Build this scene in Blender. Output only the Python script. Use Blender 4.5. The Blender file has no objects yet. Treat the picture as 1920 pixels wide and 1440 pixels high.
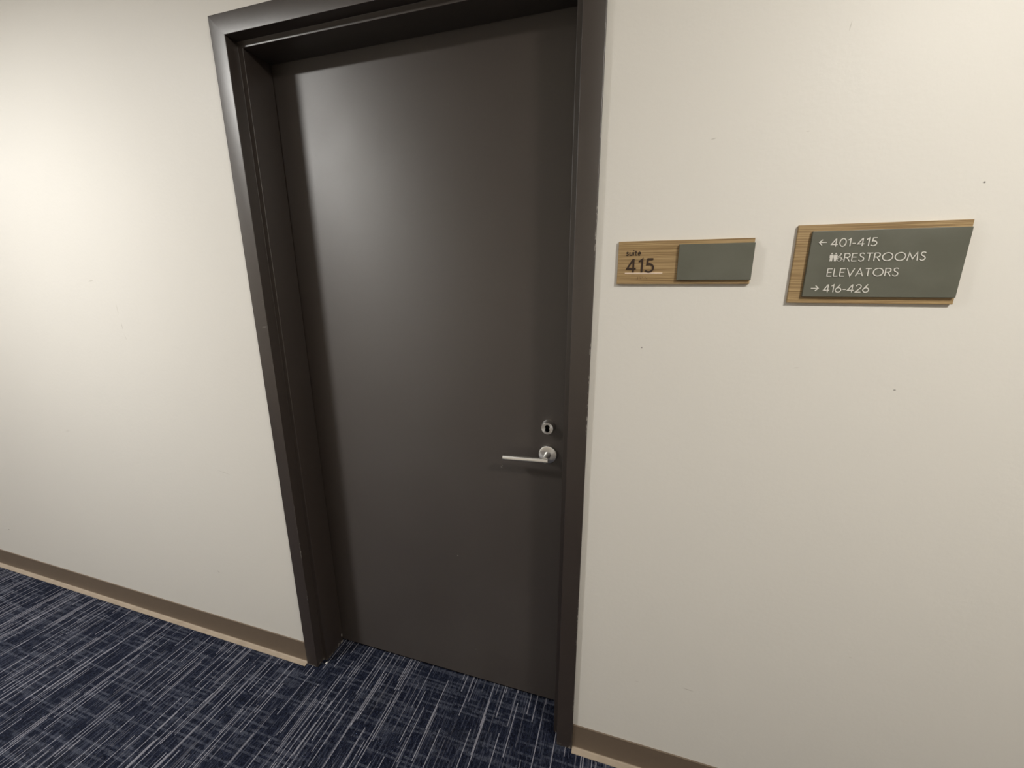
import bpy, bmesh, math, random
from mathutils import Vector, Matrix

PI = math.pi
C = bpy.context.scene.collection
SC = bpy.context.scene

# ---------------------------------------------------------------- camera
cam_d = bpy.data.cameras.new('camera')
cam_d.sensor_fit = 'HORIZONTAL'
cam_d.sensor_width = 36.0
cam_d.lens = 748.8175 / 1920 * 36.0
cam_d.clip_start = 0.02
cam = bpy.data.objects.new('camera', cam_d)
C.objects.link(cam)
R0 = Vector((0.9581788072, 0.2861701555, -0.0001243883))      # image right
R1 = Vector((0.0689336710, -0.2312312953, -0.9704536244))     # image down
R2 = Vector((-0.2777436270, 0.9298595217, -0.2412876861))     # forward
cam.matrix_world = Matrix(((R0.x, -R1.x, -R2.x, 1.0512), (R0.y, -R1.y, -R2.y, -0.9566),
                           (R0.z, -R1.z, -R2.z, 1.4051), (0, 0, 0, 1)))
SC.camera = cam

# ---------------------------------------------------------------- world and exposure
w = bpy.data.worlds.new('world')
SC.world = w
w.use_nodes = True
w.node_tree.nodes['Background'].inputs[0].default_value = (0.02, 0.02, 0.02, 1)
w.node_tree.nodes['Background'].inputs[1].default_value = 1.0
SC.view_settings.view_transform = 'Standard'
SC.view_settings.look = 'None'
SC.view_settings.exposure = 0.0
SC.view_settings.gamma = 1.0
SC.view_settings.use_curve_mapping = False
SC.cycles.max_bounces = 10
SC.cycles.diffuse_bounces = 6
SC.cycles.use_denoising = True

# recessed ceiling lamps of the corridor: (x, strength, colour)
CEIL = 2.44
LAMP_Y = -1.15
LAMP_R = 0.13
LAMPS = [(-4.10, 330.0, (1.0, 0.975, 0.94), 0.0), (-0.96, 290.0, (1.0, 0.985, 0.945), 0.0),
         (2.05, 204.0, (1.0, 0.965, 0.89), 0.075), (5.26, 120.0, (1.0, 0.88, 0.70), 0.075)]      # last: how far the lens bulges down

# ---------------------------------------------------------------- dimensions
W, H = 0.914, 2.0269           # door opening
FW, FP = 0.0477, 0.0091        # frame face width, how far it stands proud of the wall
DS, SP, DD = 0.0249, 0.0157, 0.1141   # stop depth, stop step, door face depth
WT = 0.165                     # wall thickness
XL, XR, YB = -5.8, 7.2, -2.2

# ---------------------------------------------------------------- helpers
def lin(r, g, b):
    f = lambda c: (c / 255 / 12.92) if c / 255 <= 0.04045 else ((c / 255 + 0.055) / 1.055) ** 2.4
    return (f(r), f(g), f(b), 1)

def tag(o, label=None, cat=None, group=None, kind=None):
    for k, v in (('label', label), ('category', cat), ('group', group), ('kind', kind)):
        if v:
            o[k] = v
    return o

def empty(name, loc=(0, 0, 0)):
    o = bpy.data.objects.new(name, None)
    o.empty_display_size = 0.05
    o.location = loc
    C.objects.link(o)
    return o

def obj(name, bm, mat, parent=None, smooth=False, loc=None, bevel=None, recalc=True):
    if recalc:
        bmesh.ops.recalc_face_normals(bm, faces=bm.faces[:])
    me = bpy.data.meshes.new(name)
    if loc is not None:
        bmesh.ops.translate(bm, verts=bm.verts[:], vec=-Vector(loc))
    elif parent is not None and parent.type == 'EMPTY':
        pass
    bm.to_mesh(me)
    bm.free()
    me.materials.append(mat)
    if smooth:
        for p in me.polygons:
            p.use_smooth = True
    o = bpy.data.objects.new(name, me)
    C.objects.link(o)
    if loc is not None:
        o.location = loc
    if parent is not None:
        o.parent = parent
        # meshes are written in world coordinates: keep them there whatever the chain of parents
        pl = Vector((0, 0, 0))
        q = parent
        while q is not None:
            pl += Vector(q.location)
            q = q.parent
        o.location = Vector(o.location) - pl
    if bevel:
        m = o.modifiers.new('bevel', 'BEVEL')
        m.width = bevel
        m.segments = 2
        m.limit_method = 'ANGLE'
        m.angle_limit = math.radians(40)
    return o

def box(bm, x0, x1, y0, y1, z0, z1):
    v = [bm.verts.new(p) for p in ((x0, y0, z0), (x1, y0, z0), (x1, y1, z0), (x0, y1, z0),
                                   (x0, y0, z1), (x1, y0, z1), (x1, y1, z1), (x0, y1, z1))]
    for f in ((0, 3, 2, 1), (4, 5, 6, 7), (0, 1, 5, 4), (1, 2, 6, 5), (2, 3, 7, 6), (3, 0, 4, 7)):
        bm.faces.new([v[i] for i in f])
    return v

def lathe_y(bm, cx, cz, prof, n=48, cap0=True, cap1=True):
    """profile of (radius, y) turned about an axis along y through (cx, cz)"""
    rings = []
    for r, y in prof:
        rings.append([bm.verts.new((cx + r * math.cos(2 * PI * i / n), y, cz + r * math.sin(2 * PI * i / n))) for i in range(n)])
    for a, b in zip(rings, rings[1:]):
        for i in range(n):
            bm.faces.new((a[i], a[(i + 1) % n], b[(i + 1) % n], b[i]))
    if cap0:
        bm.faces.new(rings[0])
    if cap1:
        bm.faces.new(rings[-1])

def loft(bm, sections, close=False):
    """sections: lists of points of equal length, joined by quads (open profile)"""
    rows = [[bm.verts.new(p) for p in s] for s in sections]
    for a, b in zip(rows, rows[1:]):
        for i in range(len(a) - 1 + (1 if close else 0)):
            j = (i + 1) % len(a)
            bm.faces.new((a[i], a[j], b[j], b[i]))

# ---------------------------------------------------------------- materials
class N:
    """tiny node-tree helper"""
    def __init__(self, name):
        self.m = bpy.data.materials.new(name)
        self.m.use_nodes = True
        self.t = self.m.node_tree
        self.b = self.t.nodes['Principled BSDF']
    def n(self, typ, ins=None, **props):
        nd = self.t.nodes.new(typ)
        for k, v in props.items():
            setattr(nd, k, v)
        for k, v in (ins or {}).items():
            self.put(nd.inputs[k], v)
        return nd
    def put(self, sock, v):
        if isinstance(v, bpy.types.NodeSocket):
            self.t.links.new(v, sock)
        elif isinstance(v, bpy.types.Node):
            self.t.links.new(v.outputs[0], sock)
        else:
            sock.default_value = v
    def math(self, op, a, b=0.0, c=0.0, clamp=False):
        return self.n('ShaderNodeMath', {0: a, 1: b, 2: c}, operation=op, use_clamp=clamp).outputs[0]
    def rng(self, v, a, b, c=0.0, d=1.0):
        return self.n('ShaderNodeMapRange', {0: v, 1: a, 2: b, 3: c, 4: d}).outputs[0]
    def mix(self, f, a, b):
        nd = self.n('ShaderNodeMix', data_type='RGBA')
        self.put(nd.inputs['Factor'], f)
        self.put(nd.inputs['A'], a)
        self.put(nd.inputs['B'], b)
        return nd.outputs['Result']
    def noise(self, vec, scale, detail=2.0, rough=0.5):
        return self.n('ShaderNodeTexNoise', {'Vector': vec, 'Scale': scale, 'Detail': detail, 'Roughness': rough}).outputs['Fac']
    def pos(self):
        return self.n('ShaderNodeNewGeometry').outputs['Position']
    def map(self, vec, loc=(0, 0, 0), rot=(0, 0, 0), sc=(1, 1, 1), typ='POINT'):
        return self.n('ShaderNodeMapping', {'Vector': vec, 'Location': loc, 'Rotation': rot, 'Scale': sc}, vector_type=typ).outputs[0]
    def xyz(self, vec):
        s = self.n('ShaderNodeSeparateXYZ', {0: vec})
        return s.outputs[0], s.outputs[1], s.outputs[2]
    def vec(self, x=0.0, y=0.0, z=0.0):
        return self.n('ShaderNodeCombineXYZ', {0: x, 1: y, 2: z}).outputs[0]
    def white(self, vec):
        return self.n('ShaderNodeTexWhiteNoise', {'Vector': vec}, noise_dimensions='3D').outputs['Value']
    def bump(self, h, strength, dist):
        self.put(self.b.inputs['Normal'], self.n('ShaderNodeBump', {'Height': h, 'Strength': strength, 'Distance': dist}))
    def set(self, **kw):
        for k, v in kw.items():
            self.put(self.b.inputs[k.replace('_', ' ')], v)
        return self.m

def marks(k, vec, col, items):
    """small scuffs with a shape of their own: (x, z, half length, half height, tilt in degrees, amount, colour)"""
    for x, z, rx, rz, a, amt, mc, *yy in items:
        yc, ry = yy or (0.0, 10.0)
        q = k.map(vec, (x, yc, z), (0, -math.radians(a), 0), (rx, ry, rz), 'TEXTURE')
        d = k.n('ShaderNodeVectorMath', {0: q}, operation='LENGTH').outputs['Value']
        f = k.rng(d, 1.0, 0.35, 0.0, amt)
        col = k.mix(f, col, mc)
    return col

def mat_wall(with_marks):
    k = N('painted_wall' if with_marks else 'painted_wall_plain')
    p = k.pos()
    col = k.mix(k.noise(p, 1.3, 3), (0.705, 0.685, 0.645, 1), (0.73, 0.71, 0.67, 1))
    if with_marks:
        g, dk = (0.40, 0.37, 0.33, 1), (0.10, 0.09, 0.08, 1)
        col = marks(k, p, col, [
            (1.180, 1.684, .006, .0016, 10, .5, g), (1.379, 1.841, .0012, .009, -8, .45, g), (1.618, 1.577, .0026, .002, 0, .9, dk),
            (1.076, 1.265, .0024, .002, 0, .8, dk), (1.562, 1.201, .003, .002, 0, .7, dk), (1.387, 1.236, .007, .0012, 10, .3, g),
            (-.766, 1.418, .016, .003, 8, .45, g), (-.664, 1.322, .003, .022, 0, .25, g), (-.660, 1.264, .0025, .014, 0, .4, g),
            (-.655, 1.225, .0025, .014, 20, .25, g), (-1.135, .824, .022, .006, 20, .15, g), (-.306, .756, .035, .0016, -10, .4, g),
            (-1.826, .232, .004, .003, 0, .9, dk), (-.435, .313, .008, .005, -40, .35, g), (1.266, .334, .017, .0022, -6, .45, g),
            (1.135, .316, .008, .0015, -6, .3, g), (1.340, 1.682, .004, .0014, 0, .3, g), (1.60, 0.55, .004, .003, 0, .2, g)])
    k.bump(k.math('ADD', k.noise(p, 90, 3), k.math('MULTIPLY', k.noise(p, 6, 2), 0.6)), 0.035, 0.01)
    return k.set(Base_Color=col, Roughness=0.5, Specular_IOR_Level=0.35)

def mat_ceiling():
    k = N('ceiling_paint')
    k.bump(k.noise(k.pos(), 150, 2), 0.05, 0.005)
    return k.set(Base_Color=(0.78, 0.76, 0.72, 1), Roughness=0.8)

def mat_carpet():
    k = N('carpet')
    x, y, z = k.xyz(k.pos())
    u = k.math('DIVIDE', x, 0.0032)
    ci = k.math('FLOOR', u)
    fu = k.math('FRACT', u)
    r1 = k.white(k.vec(ci, 3.7, 1.1))
    # long bright yarns
    s1 = k.math('FLOOR', k.math('ADD', k.math('DIVIDE', y, 0.17), k.math('MULTIPLY', r1, 37.0)))
    v1 = k.white(k.vec(ci, s1, 5.5))
    bright = k.rng(v1, 0.85, 0.95)
    # shorter and weaker ones
    s2 = k.math('FLOOR', k.math('ADD', k.math('DIVIDE', y, 0.045), k.math('MULTIPLY', r1, 91.0)))
    v2 = k.white(k.vec(ci, s2, 9.5))
    mid = k.rng(v2, 0.70, 0.98)
    # thin broken rows across
    rj = k.math('FLOOR', k.math('DIVIDE', y, 0.0062))
    row = k.noise(k.vec(k.math('MULTIPLY', x, 5.0), k.math('MULTIPLY', rj, 6.31), 0.0), 1.0, 1.0)
    patch = k.noise(k.vec(k.math('MULTIPLY', x, 9.0), k.math('MULTIPLY', y, 30.0), 4.0), 1.0, 1.0)
    band = k.math('MAXIMUM', k.rng(row, 0.555, 0.60), k.math('MULTIPLY', k.rng(patch, 0.64, 0.68), 0.6))
    dash = k.math('MULTIPLY', band, k.rng(k.white(k.vec(ci, rj, 2.2)), 0.15, 0.6, 0.25, 1.0))
    stain = k.noise(k.vec(x, y, 0.0), 5.0, 3.0)
    c0 = k.mix(k.white(k.vec(ci, k.math('FLOOR', k.math('DIVIDE', y, 0.0045)), 8.1)), (0.0045, 0.0060, 0.0140, 1), (0.0190, 0.0240, 0.0460, 1))
    c1 = k.mix(k.math('MULTIPLY', dash, 0.8), c0, (0.072, 0.080, 0.110, 1))
    c2 = k.mix(k.math('MULTIPLY', mid, 0.5), c1, (0.095, 0.105, 0.145, 1))
    c3 = k.mix(k.math('MULTIPLY', bright, 0.9), c2, (0.29, 0.29, 0.34, 1))
    c4 = k.mix(k.rng(stain, 0.58, 0.78, 0.0, 0.10), c3, (0.06, 0.06, 0.045, 1))
    prof = k.math('SINE', k.math('MULTIPLY', fu, PI))
    tuft = k.math('ABSOLUTE', k.math('SINE', k.math('ADD', k.math('MULTIPLY', y, PI / 0.0045), k.math('MULTIPLY', r1, 6.0))))
    h = k.math('MULTIPLY', prof, k.math('ADD', k.math('MULTIPLY', tuft, 0.5), 0.5))
    k.bump(h, 0.9, 0.002)
    return k.set(Base_Color=c4, Roughness=0.95, Specular_IOR_Level=0.1)

def mat_brown(name, chips):
    k = N(name)
    p = k.pos()
    x, y, z = k.xyz(p)
    col = k.mix(k.noise(p, 2.0, 3), (0.0335, 0.0245, 0.0203, 1), (0.0380, 0.0280, 0.0232, 1))
    if chips == 'frame':
        pale = (0.33, 0.31, 0.28, 1)
        n = k.noise(k.map(p, sc=(1, 1, 0.35)), 260, 2)
        edge = lambda cx, wd: k.rng(k.math('ABSOLUTE', k.math('SUBTRACT', x, cx)), wd * 0.4, wd, 1.0, 0.0)
        patch = k.rng(k.noise(p, 7.0, 2), 0.50, 0.62)
        low = k.rng(z, 1.55, 0.1, 0.0, 1.0)
        e = k.math('MULTIPLY', k.math('MULTIPLY', edge(0.0, 0.0024), k.rng(y, -FP + 0.0035, -FP + 0.0015)), k.math('MULTIPLY', low, patch))
        e = k.math('MAXIMUM', e, k.math('MULTIPLY', edge(W + FW, 0.003), patch))
        e = k.math('MAXIMUM', e, k.math('MULTIPLY', k.rng(z, 0.012, 0.004), 0.9))
        col = k.mix(k.math('MULTIPLY', e, k.rng(n, 0.54, 0.62), clamp=True), col, pale)
        col = marks(k, p, col, [(-.0115, 1.2815, .0115, .0009, 4, .9, (.5, .47, .43, 1)), (-.006, 1.3495, .006, .001, 0, .25, pale),
                                (-.006, 1.36, .005, .0008, 0, .2, pale), (.0157, .034, .003, .009, 0, .9, (.6, .57, .53, 1), .111, .004),
                                (.0157, .004, .01, .006, 0, .9, (.5, .47, .43, 1), .107, .008),
                                (.0157, .010, .004, .006, 0, .6, (.4, .37, .34, 1), .090, .005)])
    if chips == 'door':
        col = marks(k, p, col, [(.6972, .862, .004, .003, -30, .55, (.3, .28, .26, 1)), (.700, .868, .002, .0016, 0, .5, (.3, .28, .26, 1)),
                                (.539, .5143, .003, .0022, 0, .7, (.35, .32, .3, 1)), (.596, .1396, .005, .003, 60, .35, (.14, .13, .12, 1)),
                                (.602, .125, .003, .002, 0, .4, (.14, .13, .12, 1)), (.8535, .9805, .001, .004, 0, .3, (.2, .19, .18, 1)),
                                (.64, .35, .012, .001, 20, .12, (.14, .13, .12, 1)), (.30, .08, .02, .001, -5, .15, (.14, .13, .12, 1))])
    k.bump(k.math('ADD', k.noise(p, 240, 2), k.math('MULTIPLY', k.noise(p, 14, 2), 1.5)), 0.045, 0.002)
    return k.set(Base_Color=col, Roughness=k.rng(k.noise(p, 3.0, 3), 0.3, 0.7, *((0.47, 0.53) if chips == 'door' else (0.39, 0.45))), IOR=1.7 if chips == 'door' else 1.6,
                 Specular_IOR_Level=0.76 if chips == 'door' else 0.75,
                 Anisotropic=0.6 if chips == 'door' else 0.0, Tangent=k.vec(0.0, 0.0, 1.0))

def mat_plain(name, col, rough=0.5, metal=0.0, spec=0.5, var=0.06, scale=40, bump=0.02):
    k = N(name)
    p = k.pos()
    a = tuple(c * (1 - var) for c in col[:3]) + (1,)
    b = tuple(min(1, c * (1 + var)) for c in col[:3]) + (1,)
    if bump:
        k.bump(k.noise(p, scale * 6, 2), bump, 0.001)
    return k.set(Base_Color=k.mix(k.noise(p, scale, 2), a, b), Roughness=rough, Metallic=metal, Specular_IOR_Level=spec)

def mat_steel(name, rough=0.3, radial=False):
    k = N(name)
    p = k.pos()
    br = k.noise(k.map(p, sc=(60, 600, 900)), 1.0, 3)
    k.bump(br, 0.05, 0.0004)
    if radial:
        k.set(Anisotropic=0.75, Tangent=k.n('ShaderNodeTangent', direction_type='RADIAL', axis='Y'))
    return k.set(Base_Color=k.mix(br, (0.84, 0.83, 0.81, 1), (0.92, 0.91, 0.89, 1)), Metallic=1.0, Roughness=k.rng(br, 0.2, 0.8, rough, rough + 0.1))

def mat_wood():
    k = N('oak_veneer')
    p = k.pos()
    x, y, z = k.xyz(p)
    wob = k.math('MULTIPLY', k.math('SUBTRACT', k.noise(k.map(p, sc=(9, 9, 9)), 1.0, 2), 0.5), 0.004)
    v = k.vec(k.math('MULTIPLY', x, 5.0), 0.0, k.math('MULTIPLY', k.math('ADD', z, wob), 420.0))
    streak = k.noise(v, 1.0, 3, 0.65)
    broad = k.noise(k.vec(k.math('MULTIPLY', x, 2.0), 0.0, k.math('MULTIPLY', z, 45.0)), 1.0, 2)
    fine = k.noise(k.vec(k.math('MULTIPLY', x, 60.0), 0.0, k.math('MULTIPLY', z, 1500.0)), 1.0, 2)
    col = k.mix(k.rng(streak, 0.38, 0.58), (0.180, 0.108, 0.043, 1), (0.415, 0.292, 0.146, 1))
    col = k.mix(k.rng(broad, 0.35, 0.7, 0.0, 0.45), col, (0.31, 0.205, 0.092, 1))
    col = k.mix(k.rng(fine, 0.62, 0.75, 0.0, 0.45), col, (0.13, 0.07, 0.03, 1))
    return k.set(Base_Color=col, Roughness=0.45, Specular_IOR_Level=0.4)

def mat_panel():
    k = N('grey_green_panel')
    p = k.pos()
    sm = k.rng(k.noise(k.map(p, sc=(1, 1, 1.6)), 16.0, 3), 0.35, 0.7)
    col = k.mix(sm, (0.098, 0.100, 0.078, 1), (0.112, 0.114, 0.090, 1))
    return k.set(Base_Color=col, Roughness=k.rng(sm, 0.0, 1.0, 0.34, 0.44), Specular_IOR_Level=0.5)

M_FAR = mat_plain('warm_wall_paint', (0.53, 0.485, 0.42, 1), 0.6)
M_WALL, M_WALL2, M_CEIL, M_CARPET = mat_wall(True), mat_wall(False), mat_ceiling(), mat_carpet()
M_FRAME, M_DOOR = mat_brown('brown_frame_paint', 'frame'), mat_brown('brown_door_paint', 'door')
M_STEEL, M_STEEL2 = mat_steel('satin_steel', 0.27), mat_steel('satin_steel_turned', 0.40, True)
def mat_base():
    k = N('taupe_rubber')
    p = k.pos()
    x, y, z = k.xyz(p)
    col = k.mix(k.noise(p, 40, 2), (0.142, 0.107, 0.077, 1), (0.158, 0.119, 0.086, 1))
    toe_tone = k.math('MULTIPLY', k.rng(z, 0.0085, 0.0055), k.rng(k.noise(p, 22, 3), 0.25, 0.6, 0.75, 1.0))      # paler colour low down, over the toe, slightly uneven
    k.bump(k.noise(p, 240, 2), 0.03, 0.001)
    return k.set(Base_Color=k.mix(toe_tone, col, (0.36, 0.295, 0.225, 1)), Roughness=0.5)
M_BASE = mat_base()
M_DARK = mat_plain('keyway_black', (0.004, 0.004, 0.004, 1), 0.8)
M_WOOD, M_PANEL = mat_wood(), mat_panel()
M_PANEL_EDGE = mat_plain('panel_edge', (0.13, 0.13, 0.105, 1), 0.3)
M_WHITE = mat_plain('white_letter', (0.63, 0.61, 0.57, 1), 0.45, bump=0)
M_ETCH = mat_plain('dark_brown_letter', (0.030, 0.013, 0.006, 1), 0.45, bump=0)
M_PALE = mat_plain('pale_line', (0.74, 0.60, 0.48, 1), 0.4, bump=0)
M_WOODBUMP = mat_plain('wood_tone_bead', (0.17, 0.10, 0.042, 1), 0.4, bump=0)
M_CHIP = mat_plain('white_chip', (0.8, 0.78, 0.74, 1), 0.5)
M_RING = mat_plain('lamp_trim_white', (0.8, 0.8, 0.78, 1), 0.4)

# ---------------------------------------------------------------- room shell
def struct(name, bm, m, label, cat, **kw):
    return tag(obj(name, bm, m, **kw), label, cat, kind='structure')

bm = bmesh.new(); box(bm, XL, XR, YB, 0.6, -0.05, 0.0)
struct('floor', bm, M_CARPET, 'navy blue carpet with thin pale woven streaks', 'floor')

bm = bmesh.new()                                     # ceiling with round holes for the lamps
hole_n = 32
t_ = CEIL
xs = [XL] + [0.5 * (a[0] + b[0]) for a, b in zip(LAMPS, LAMPS[1:])] + [XR]
for (x, s, c, dm), xa, xb in zip(LAMPS, xs, xs[1:]):
    outer = []
    for i in range(hole_n):
        a = 2 * PI * i / hole_n
        dx, dy = math.cos(a), math.sin(a)
        k_ = min(((xb - x) / dx if dx > 1e-6 else (xa - x) / dx if dx < -1e-6 else 1e9),
                 ((0.0 - LAMP_Y) / dy if dy > 1e-6 else (YB - LAMP_Y) / dy if dy < -1e-6 else 1e9))
        outer.append((x + dx * k_, LAMP_Y + dy * k_, t_))
    inner = [(x + LAMP_R * math.cos(2 * PI * i / hole_n), LAMP_Y + LAMP_R * math.sin(2 * PI * i / hole_n), t_) for i in range(hole_n)]
    ov = [bm.verts.new(p) for p in outer]; iv = [bm.verts.new(p) for p in inner]
    for i in range(hole_n):
        j = (i + 1) % hole_n
        bm.faces.new((ov[i], ov[j], iv[j], iv[i]))
    for sx, sy in ((xa, 0.0), (xb, 0.0), (xb, YB), (xa, YB)):     # close the corner triangles
        best = min(range(hole_n), key=lambda i: (outer[i][0] - sx) ** 2 + (outer[i][1] - sy) ** 2)
        for i, j in ((best, (best + 1) % hole_n), (best - 1, best)):
            a, b = outer[i], outer[j]
            if abs(a[0] - b[0]) > 1e-5 and abs(a[1] - b[1]) > 1e-5:
                try:
                    bm.faces.new((ov[i], bm.verts.new((sx, sy, t_)), ov[j]))
                except ValueError:
                    pass
g = bmesh.ops.extrude_face_region(bm, geom=bm.faces[:])
bmesh.ops.translate(bm, verts=[v for v in g['geom'] if isinstance(v, bmesh.types.BMVert)], vec=(0, 0, 0.12))
struct('ceiling', bm, M_CEIL, 'white painted corridor ceiling', 'ceiling')

bm = bmesh.new()
box(bm, XL, -FW + 0.012, 0.0, WT, 0.0, CEIL)
box(bm, W + FW - 0.012, XR, 0.0, WT, 0.0, CEIL)
box(bm, -FW + 0.012, W + FW - 0.012, 0.0, WT, H + FW - 0.012, CEIL)
struct('wall_back', bm, M_WALL, 'off-white painted corridor wall with the brown door in it', 'wall')
bm = bmesh.new(); box(bm, XL, XR, YB - 0.1, YB, 0.0, CEIL)
struct('wall_front', bm, M_FAR, 'warm beige corridor wall facing the brown door', 'wall')
bm = bmesh.new(); box(bm, XL - 0.1, XL, YB - 0.1, WT, 0.0, CEIL)
struct('wall_left', bm, M_WALL2, 'off-white end wall of the corridor at left', 'wall')
bm = bmesh.new(); box(bm, XR, XR + 0.1, YB - 0.1, WT, 0.0, CEIL)
struct('wall_right', bm, M_WALL2, 'off-white end wall of the corridor at right', 'wall')
bm = bmesh.new(); box(bm, -0.2, W + 0.2, 0.55, 0.6, 0.0, CEIL)
struct('wall_behind', bm, M_WALL2, 'wall of the room behind the brown door', 'wall')

# rubber cove baseboards
def base_profile():
    pts = [(0.0, 0.0915), (-0.0025, 0.0915), (-0.0034, 0.0905), (-0.0034, 0.0095)]
    cx, cz, r = -0.0034 - 0.0050, 0.0095, 0.0050
    for i in range(1, 7):
        a = math.radians(0 - 80 * i / 6)
        pts.append((cx + r * math.cos(a), cz + r * math.sin(a)))
    pts += [(-0.0190, 0.0030), (-0.0202, 0.0018), (-0.0204, 0.0), (0.0, 0.0)]
    return pts
def baseboard(name, x0, x1, label):
    bm = bmesh.new()
    pr = base_profile()
    loft(bm, [[(x0, y, z) for y, z in pr], [(x1, y, z) for y, z in pr]], close=True)
    for x in (x0, x1):
        vs = [v for v in bm.verts if abs(v.co.x - x) < 1e-6]
        bm.faces.new(sorted(vs, key=lambda v: v.index) if False else vs)
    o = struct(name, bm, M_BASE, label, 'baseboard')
    for p in o.data.polygons:
        p.use_smooth = abs(p.normal.x) < 0.5
    o.data.set_sharp_from_angle(angle=math.radians(35))
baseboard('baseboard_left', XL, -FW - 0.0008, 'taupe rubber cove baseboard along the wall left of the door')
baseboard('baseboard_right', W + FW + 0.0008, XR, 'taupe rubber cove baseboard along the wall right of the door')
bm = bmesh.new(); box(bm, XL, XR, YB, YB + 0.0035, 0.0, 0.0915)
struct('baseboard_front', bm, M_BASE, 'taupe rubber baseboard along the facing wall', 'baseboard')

# ---------------------------------------------------------------- door frame
def rnd(pts, radii, seg=3):
    """round the corners of an open polyline"""
    out = [pts[0]]
    for i in range(1, len(pts) - 1):
        r = radii[i]
        p, a, b = Vector(pts[i]), Vector(pts[i - 1]), Vector(pts[i + 1])
        if r <= 0:
            out.append(tuple(p)); continue
        da, db = (a - p).normalized(), (b - p).normalized()
        s, e = p + da * r, p + db * r
        for k_ in range(seg + 1):
            t = k_ / seg
            q = s * (1 - t) ** 2 + p * 2 * t * (1 - t) + e * t * t
            out.append(tuple(q))
    out.append(pts[-1])
    return out
raw = [(-FW + 0.012, 0.0015), (-FW, 0.0015), (-FW, -FP), (0, -FP), (0, DS), (SP, DS), (SP, DD), (0.0, DD), (0.0, WT + FP), (-FW, WT + FP), (-FW, WT - 0.001)]
prof = rnd(raw, [0, 0, .0016, .0016, .0008, .0016, .0012, .0008, .0016, .0016, 0])
frame = tag(empty('trim_1', (W / 2, 0, 0)), 'dark brown painted steel frame around the brown door', 'door frame', kind='structure')
def flat_smooth(o):
    for p in o.data.polygons:
        p.use_smooth = True
    o.data.set_sharp_from_angle(angle=math.radians(50))
bm = bmesh.new(); loft(bm, [[(u, y, 0.0) for u, y in prof], [(u, y, H - u) for u, y in prof]])
flat_smooth(obj('jamb', bm, M_FRAME, frame))
bm = bmesh.new(); loft(bm, [[(W - u, y, 0.0) for u, y in prof], [(W - u, y, H - u) for u, y in prof]])
flat_smooth(obj('jamb', bm, M_FRAME, frame))
bm = bmesh.new(); loft(bm, [[(u, y, H - u) for u, y in prof], [(W - u, y, H - u) for u, y in prof]])
flat_smooth(obj('head', bm, M_FRAME, frame))

# ---------------------------------------------------------------- door with its hardware
door = tag(empty('door_1', (W / 2, DD, 0)), 'closed flat dark brown door with a steel lever', 'door', kind='structure')
bm = bmesh.new(); box(bm, 0.003, W - 0.003, DD + 0.0012, DD + 0.045, 0.0125, H - 0.003)
obj('door_leaf', bm, M_DOOR, door, bevel=0.0012)
DF = DD + 0.0012                                      # the plane of the door's face

LX, LZ = 0.8410, 1.0085                               # mortise lock cylinder above the lever
lock = empty('lock_cylinder', (LX - W / 2, 0, LZ)); lock.parent = door
bm = bmesh.new()
lathe_y(bm, LX, LZ, [(0.0205, DF), (0.0205, DF - 0.0022), (0.0195, DF - 0.0034), (0.0182, DF - 0.0150), (0.0176, DF - 0.0180), (0.0166, DF - 0.0190)], cap0=False, cap1=False)
o = obj('collar', bm, M_STEEL, lock); flat_smooth(o)
# cylinder face with the open figure-eight core hole
def fig8(cx, cz, r, d, n=14):
    pts = []
    a0 = math.acos(d / r)
    for i in range(n + 1):
        a = PI / 2 + (PI - a0) * (2 * i / n - 1)
        pts.append((cx + r * math.cos(a), cz + d + r * math.sin(a)))
    for i in range(1, n):
        a = -PI / 2 + (PI - a0) * (2 * i / n - 1)
        pts.append((cx + r * math.cos(a), cz - d + r * math.sin(a)))
    return pts
yf = DF - 0.0190
bm = bmesh.new()
outer = [bm.verts.new((LX + 0.0166 * math.cos(2 * PI * i / 48), yf, LZ + 0.0166 * math.sin(2 * PI * i / 48))) for i in range(48)]
hole = [bm.verts.new((x, yf, z)) for x, z in fig8(LX, LZ, 0.0068, 0.0044)]
es = [bm.edges.new((a, b)) for L in (outer, hole) for a, b in zip(L, L[1:] + L[:1])]
bmesh.ops.triangle_fill(bm, edges=es, use_beauty=True)
back = [bm.verts.new((v.co.x, yf + 0.003, v.co.z)) for v in hole]
for i in range(len(hole)):
    j = (i + 1) % len(hole)
    bm.faces.new((hole[i], hole[j], back[j], back[i]))
obj('cylinder_face', bm, M_STEEL2, lock, recalc=False)
bm = bmesh.new()
h0 = [bm.verts.new((x, yf + 0.0029, z)) for x, z in fig8(LX, LZ, 0.0067, 0.0044)]
h1 = [bm.verts.new((x, yf + 0.0185, z)) for x, z in fig8(LX, LZ, 0.0067, 0.0044)]
for i in range(len(h0)):
    j = (i + 1) % len(h0)
    bm.faces.new((h0[i], h0[j], h1[j], h1[i]))
bm.faces.new(h1)
o = obj('keyhole', bm, M_DARK, lock)
o['label'] = 'black figure-eight keyhole'

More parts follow.
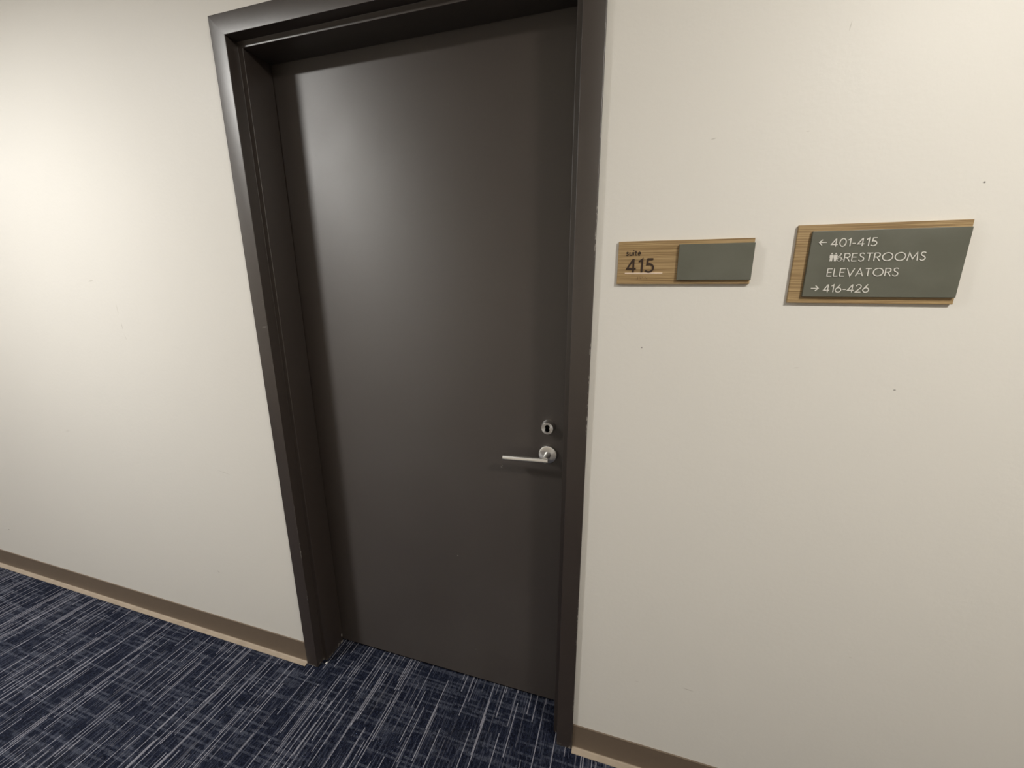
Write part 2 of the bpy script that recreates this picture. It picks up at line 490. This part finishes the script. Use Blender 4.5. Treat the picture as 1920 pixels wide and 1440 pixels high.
HX, HZ = 0.8418, 0.9240                               # lever handle
lever = empty('lever_handle', (HX - W / 2, 0, HZ)); lever.parent = door
bm = bmesh.new()
lathe_y(bm, HX, HZ, [(0.0268, DF), (0.0268, DF - 0.0072), (0.0262, DF - 0.0084), (0.0252, DF - 0.0090), (0.0100, DF - 0.0090)], n=64, cap0=False, cap1=True)
flat_smooth(obj('rose', bm, M_STEEL2, lever))
y_bar0, y_bar1 = DF - 0.0545, DF - 0.0420             # front and back of the flat grip
bm = bmesh.new()
lathe_y(bm, HX, HZ, [(0.0100, DF - 0.0085), (0.0090, DF - 0.0100), (0.0090, DF - 0.0470)], n=40, cap0=False, cap1=True)
flat_smooth(obj('neck', bm, M_STEEL, lever))
bm = bmesh.new()
pr = [(y_bar1, -0.0046), (y_bar1, 0.0046), (y_bar0 + 0.0046, 0.0052), (y_bar0 + 0.0036, 0.0048), (y_bar0 + 0.0020, 0.0020), (y_bar0 + 0.0010, -0.0010),
      (y_bar0 + 0.0004, -0.0038), (y_bar0 + 0.0010, -0.0052)]
loft(bm, [[(x, y, HZ + z) for y, z in pr] for x in (HX - 0.1245, HX + 0.0095)], close=True)
for x in (HX - 0.1245, HX + 0.0095):
    bm.faces.new([v for v in bm.verts if abs(v.co.x - x) < 1e-6])
bmesh.ops.rotate(bm, verts=bm.verts[:], cent=(HX, 0, HZ), matrix=Matrix.Rotation(math.radians(-2.6), 3, 'Y'))
flat_smooth(obj('grip', bm, M_STEEL, lever, bevel=0.0006))

# ---------------------------------------------------------------- lettering made of flat strokes
def arc(cx, cz, rx, rz, a0, a1, n=18):
    return [(cx + rx * math.cos(math.radians(a0 + (a1 - a0) * i / n)), cz + rz * math.sin(math.radians(a0 + (a1 - a0) * i / n))) for i in range(n + 1)]
def spline(pts, n=6):
    P = [pts[0]] + pts + [pts[-1]]
    out = []
    for i in range(1, len(P) - 2):
        p0, p1, p2, p3 = (Vector(P[i + j]) for j in (-1, 0, 1, 2))
        for k_ in range(n):
            t = k_ / n
            out.append(tuple(0.5 * (2 * p1 + (p2 - p0) * t + (2 * p0 - 5 * p1 + 4 * p2 - p3) * t * t + (3 * p1 - p0 - 3 * p2 + p3) * t ** 3)))
    return out + [pts[-1]]
S_ = spline([(.47, .87), (.37, .965), (.25, .98), (.12, .93), (.07, .78), (.13, .63), (.27, .53), (.42, .43), (.48, .27), (.41, .10), (.26, .02), (.11, .05), (.0, .17)])
GL = {   # width, strokes (in cap heights); a closed stroke starts with 'c'
    'E': (.48, [[(0, 0), (0, 1)], [(0, .965), (.48, .965)], [(0, .51), (.43, .51)], [(0, .035), (.48, .035)]]),
    'L': (.42, [[(0, 1), (0, 0)], [(0, .035), (.42, .035)]]),
    'T': (.58, [[(0, .965), (.58, .965)], [(.29, 1), (.29, 0)]]),
    'V': (.72, [[(0, 1), (.36, .03), (.72, 1)]]),
    'A': (.72, [[(0, 0), (.36, .97), (.72, 0)], [(.13, .32), (.59, .32)]]),
    'M': (.92, [[(0, 0), (.11, .95), (.46, .2), (.81, .95), (.92, 0)]]),
    'O': (.98, ['c' and ['c'] + arc(.49, .5, .47, .47, 0, 360, 40)[:-1]]),
    'R': (.55, [[(0, 0), (0, 1)], [(0, .965), (.27, .965)] + arc(.27, .725, .24, .24, 90, -90)[1:] + [(0, .485)], [(.24, .485), (.55, 0)]]),
    'S': (.50, [S_]),
    '0': (.62, [['c'] + arc(.31, .5, .29, .47, 0, 360, 40)[:-1]]),
    '1': (.26, [[(0, .78), (.22, .96), (.22, 0)]]),
    '2': (.56, [arc(.27, .71, .26, .26, 165, -38) + [(.03, .035), (.56, .035)]]),
    '4': (.64, [[(.46, 0), (.46, 1)], [(.44, .97), (.03, .27), (.64, .27)]]),
    '5': (.56, [[(.50, .965), (.15, .965)] + arc(.23, .32, .30, .29, 113, -140)]),
    '6': (.60, [['c'] + arc(.30, .30, .28, .28, 0, 360, 36)[:-1], [(.44, 1.0), (.07, .44)]]),
    '-': (.30, [[(0, .36), (.30, .36)]]),
    's': (.36, [[(x * .68, z * .6) for x, z in S_]]),
    'u': (.44, [[(.03, .6), (.03, .22)] + arc(.21, .22, .18, .20, 180, 360, 10), [(.39, .6), (.39, .0)]]),
    'i': (.10, [[(.05, .6), (.05, 0)], [(.05, .80), (.05, .92)]]),
    't': (.30, [[(.12, .84), (.12, .16)] + arc(.22, .14, .10, .11, 180, 300, 8), [(0, .57), (.28, .57)]]),
    'e': (.46, [[(.08, .30), (.42, .30)] + arc(.23, .30, .19, .28, 0, 315, 22)]),
}
LAYER = [0]
def ribbon(bm, pts, wd, y0, y1, closed=False):
    LAYER[0] = (LAYER[0] + 1) % 5                    # strokes that cross must not share one plane
    y0 = y0 - 0.00004 * LAYER[0]
    P = [Vector(p) for p in pts]
    n = len(P)
    Ls, Rs = [], []
    for i in range(n):
        if closed:
            a, b = P[i - 1], P[(i + 1) % n]
        else:
            a, b = P[max(i - 1, 0)], P[min(i + 1, n - 1)]
        d0 = (P[i] - a).normalized() if (P[i] - a).length > 1e-9 else (b - P[i]).normalized()
        d1 = (b - P[i]).normalized() if (b - P[i]).length > 1e-9 else d0
        n0, n1 = Vector((-d0.y, d0.x)), Vector((-d1.y, d1.x))
        m = (n0 + n1)
        m = m.normalized() if m.length > 1e-6 else n0
        s = wd / 2 / max(m.dot(n0), 0.42)
        Ls.append(P[i] + m * s); Rs.append(P[i] - m * s)
    mk = lambda q, y: bm.verts.new((q.x, y, q.y))
    F = [(mk(l, y0), mk(r, y0), mk(l, y1), mk(r, y1)) for l, r in zip(Ls, Rs)]
    for i in range(n if closed else n - 1):
        a, b = F[i], F[(i + 1) % n]
        bm.faces.new((a[0], b[0], b[1], a[1]))
        bm.faces.new((a[0], a[2], b[2], b[0]))
        bm.faces.new((a[1], b[1], b[3], a[3]))
    if not closed:
        for a in (F[0], F[-1]):
            bm.faces.new((a[0], a[1], a[3], a[2]))
def text(bm, s, x0, x1, base, cap, wd, y0, y1, gap=0.17):
    """lay the characters out and fit them between x0 and x1"""
    tot = sum(GL[c][0] for c in s) + gap * (len(s) - 1)
    k_ = (x1 - x0 - wd) / tot
    x = x0 + wd / 2
    for c in s:
        wch, strokes = GL[c]
        for st in strokes:
            closed = st[0] == 'c'
            pts = st[1:] if closed else st
            ribbon(bm, [(x + p[0] * k_, base + p[1] * cap) for p in pts], wd, y0, y1, closed)
        x += (wch + gap) * k_
def poly(bm, pts, y0, y1):
    a = [bm.verts.new((x, y0, z)) for x, z in pts]
    b = [bm.verts.new((x, y1, z)) for x, z in pts]
    bm.faces.new(a)
    for i in range(len(a)):
        j = (i + 1) % len(a)
        bm.faces.new((a[i], b[i], b[j], a[j]))

# ---------------------------------------------------------------- suite sign
T1, T2 = 0.0068, 0.0128                               # faces of the wood backer and of the panel, off the wall
s1 = tag(empty('suite_sign', (1.1435, 0, 1.4064)), 'small wood-grain wall sign reading suite 415 with a blank grey-green panel', 'sign')
bm = bmesh.new(); box(bm, 1.0116, 1.2760, -T1, 0.0, 1.4064, 1.4962)
obj('wood_backer', bm, M_WOOD, s1, bevel=0.0005)
bm = bmesh.new(); box(bm, 1.1351, 1.2763, -T2, -T1, 1.4147, 1.4869)
obj('name_panel', bm, M_PANEL, s1, bevel=0.0006)['label'] = 'blank grey-green panel'
bm = bmesh.new(); text(bm, 'suite', 1.0280, 1.0598, 1.4667, 0.0120, 0.0017, -T1 - 0.0008, -T1, 0.17)
obj('lettering', bm, M_ETCH, s1)['label'] = 'small dark brown word suite'
bm = bmesh.new(); text(bm, '415', 1.0295, 1.0892, 1.4312, 0.0285, 0.0036, -T1 - 0.0016, -T1, 0.2)
obj('lettering', bm, M_ETCH, s1)['label'] = 'large dark brown number 415'
bm = bmesh.new(); box(bm, 1.0280, 1.1061, -T1 - 0.0010, -T1, 1.4284, 1.4307)
obj('underline', bm, M_PALE, s1)['label'] = 'thin pale line under the number'
bm = bmesh.new()
for ci, dots in enumerate(((3, 4, 5, 6), (1, 4, 5), (1,), (1, 5))):
    for d in dots:
        cx = 1.0532 + ci * 0.0062 + (0.0023 if d > 3 else 0)
        cz = 1.4207 - ((d - 1) % 3) * 0.0023
        lathe_y(bm, cx, cz, [(0.00075, -T1), (0.00062, -T1 - 0.0004), (0.0003, -T1 - 0.0007)], n=10, cap0=False)
obj('braille', bm, M_WOODBUMP, s1, smooth=True)

# ---------------------------------------------------------------- directory sign
s2 = tag(empty('directory_sign', (1.4815, 0, 1.3696)), 'larger wood-backed wall sign listing 401-415, restrooms, elevators and 416-426', 'sign')
bm = bmesh.new(); box(bm, 1.3486, 1.6143, -T1, 0.0, 1.3696, 1.5167)
obj('wood_backer', bm, M_WOOD, s2, bevel=0.0005)
bm = bmesh.new(); box(bm, 1.3714, 1.6123, -T2, -T1, 1.3818, 1.5040)
obj('text_panel', bm, M_PANEL, s2, bevel=0.0006)['label'] = 'grey-green panel behind the white text'
ya, yb = -T2 - 0.0009, -T2
SW = 0.00165
def arrow(xt, xh, z, lab):
    """an arrow from its tail xt to its tip xh"""
    bm = bmesh.new()
    d = 1 if xh > xt else -1
    ribbon(bm, [(xt, z), (xh - d * 0.0008, z)], SW, ya, yb)
    ribbon(bm, [(xh - d * 0.0057, z + 0.0051), (xh - d * 0.0006, z), (xh - d * 0.0057, z - 0.0051)], SW, ya, yb)
    obj('arrow', bm, M_WHITE, s2)['label'] = lab
arrow(1.3966, 1.3838, 1.4833, 'white arrow pointing left')
arrow(1.3838, 1.3967, 1.3982, 'white arrow pointing right')
for s, x0, x1, zb, cap in (('401-415', 1.4030, 1.4772, 1.4752, 0.0146), ('RESTROOMS', 1.4287, 1.5545, 1.4480, 0.0149),
                           ('ELEVATORS', 1.4055, 1.5192, 1.4205, 0.0147), ('416-426', 1.4038, 1.4792, 1.3907, 0.0148)):
    bm = bmesh.new(); text(bm, s, x0, x1, zb, cap, SW, ya, yb, 0.19 if s[0] != '4' else 0.17)
    obj('lettering', bm, M_WHITE, s2)['label'] = 'white text ' + s
def person(cx, kind):
    bm = bmesh.new()
    z0 = 1.4484
    poly(bm, arc(cx, z0 + 0.01445, 0.00135, 0.00135, 0, 342, 19), ya, yb)
    if kind == 'man':
        pts = [(-.0030, .0122), (.0030, .0122), (.0030, .0066), (.0021, .0066), (.0021, .0), (.0004, .0), (.0, .0055), (-.0004, .0), (-.0021, .0), (-.0021, .0066), (-.0030, .0066)]
    else:
        pts = [(-.0026, .0122), (.0026, .0122), (.0034, .0066), (.0025, .0064), (.0028, .0038), (.0018, .0038), (.0018, .0), (-.0018, .0), (-.0018, .0038), (-.0028, .0038), (-.0025, .0064), (-.0034, .0066)]
    poly(bm, [(cx + x, z0 + z) for x, z in pts], ya, yb)
    obj('pictogram', bm, M_WHITE, s2)['label'] = 'small white ' + kind + ' symbol'
person(1.4085, 'man')
person(1.4151, 'woman')
bm = bmesh.new()
poly(bm, arc(1.4233, 1.4617, .0012, .0012, 0, 342, 19), ya, yb)
ribbon(bm, arc(1.4216, 1.4519, .0034, .0034, 120, 395, 24), .0009, ya, yb)
ribbon(bm, [(1.4228, 1.4602), (1.4220, 1.4552), (1.4252, 1.4550), (1.4268, 1.4516), (1.4279, 1.4519)], .0010, ya, yb)
ribbon(bm, [(1.4226, 1.4590), (1.4196, 1.4578), (1.4192, 1.4562)], .0009, ya, yb)
obj('pictogram', bm, M_WHITE, s2)['label'] = 'small white wheelchair symbol'

# ---------------------------------------------------------------- chip on the carpet
bm = bmesh.new()
bmesh.ops.create_icosphere(bm, subdivisions=2, radius=1.0)
rr = random.Random(4)
for v in bm.verts:
    k_ = rr.uniform(0.8, 1.15)
    v.co = Vector((v.co.x * 0.0032 * k_, v.co.y * 0.0055 * k_, v.co.z * 0.0016 * k_ + 0.0014))
o = obj('paint_chip', bm, M_CHIP)
o.location = (0.020, 0.0155, 0.0)
tag(o, 'tiny white paint chip lying on the carpet at the foot of the door frame', 'debris')

# ---------------------------------------------------------------- recessed ceiling lamps
def lamp(x, strength, colr, label, dome):
    r = tag(empty('ceiling_light', (x, LAMP_Y, CEIL)), label, 'ceiling light', 'recessed corridor lights')
    prof_ = [(LAMP_R + 0.018, CEIL), (LAMP_R + 0.016, CEIL - 0.004), (LAMP_R, CEIL - 0.004), (LAMP_R - 0.001, CEIL + 0.0), (LAMP_R - 0.004, CEIL + 0.055)]
    bm = bmesh.new()
    n = 48
    rings = [[bm.verts.new((x + q * math.cos(2 * PI * i / n), LAMP_Y + q * math.sin(2 * PI * i / n), z)) for i in range(n)] for q, z in prof_]
    for a, b in zip(rings, rings[1:]):
        for i in range(n):
            bm.faces.new((a[i], a[(i + 1) % n], b[(i + 1) % n], b[i]))
    flat_smooth(obj('trim_ring', bm, M_RING, r))
    k = N('lamp_glow')
    k.set(Base_Color=(0.8, 0.8, 0.8, 1), Emission_Color=colr + (1,), Emission_Strength=strength)
    bm = bmesh.new()
    rings = []
    for j in range(7):
        t = 0.5 * PI * j / 6.5
        rings.append([bm.verts.new((x + (LAMP_R - 0.005) * math.cos(t) * math.cos(2 * PI * i / n), LAMP_Y + (LAMP_R - 0.005) * math.cos(t) * math.sin(2 * PI * i / n),
                                    CEIL + LAMP_IN - dome * math.sin(t))) for i in range(n)])
    for a, b in zip(rings, rings[1:]):
        for i in range(n):
            bm.faces.new((a[i], b[i], b[(i + 1) % n], a[(i + 1) % n]))
    bm.faces.new(rings[-1])
    bm.normal_update()
    for f in bm.faces:
        if f.normal.z > 0:
            f.normal_flip()
    obj('diffuser', bm, k.m, r, recalc=False)
LAMP_IN = 0.012
labs = ['round recessed ceiling light far along the corridor at left', 'round recessed ceiling light just left of the door',
        'round recessed ceiling light to the right of the directory sign', 'round recessed ceiling light far along the corridor at right']
for (x, s, c, dm), l in zip(LAMPS, labs):
    lamp(x, s, c, l, dm)
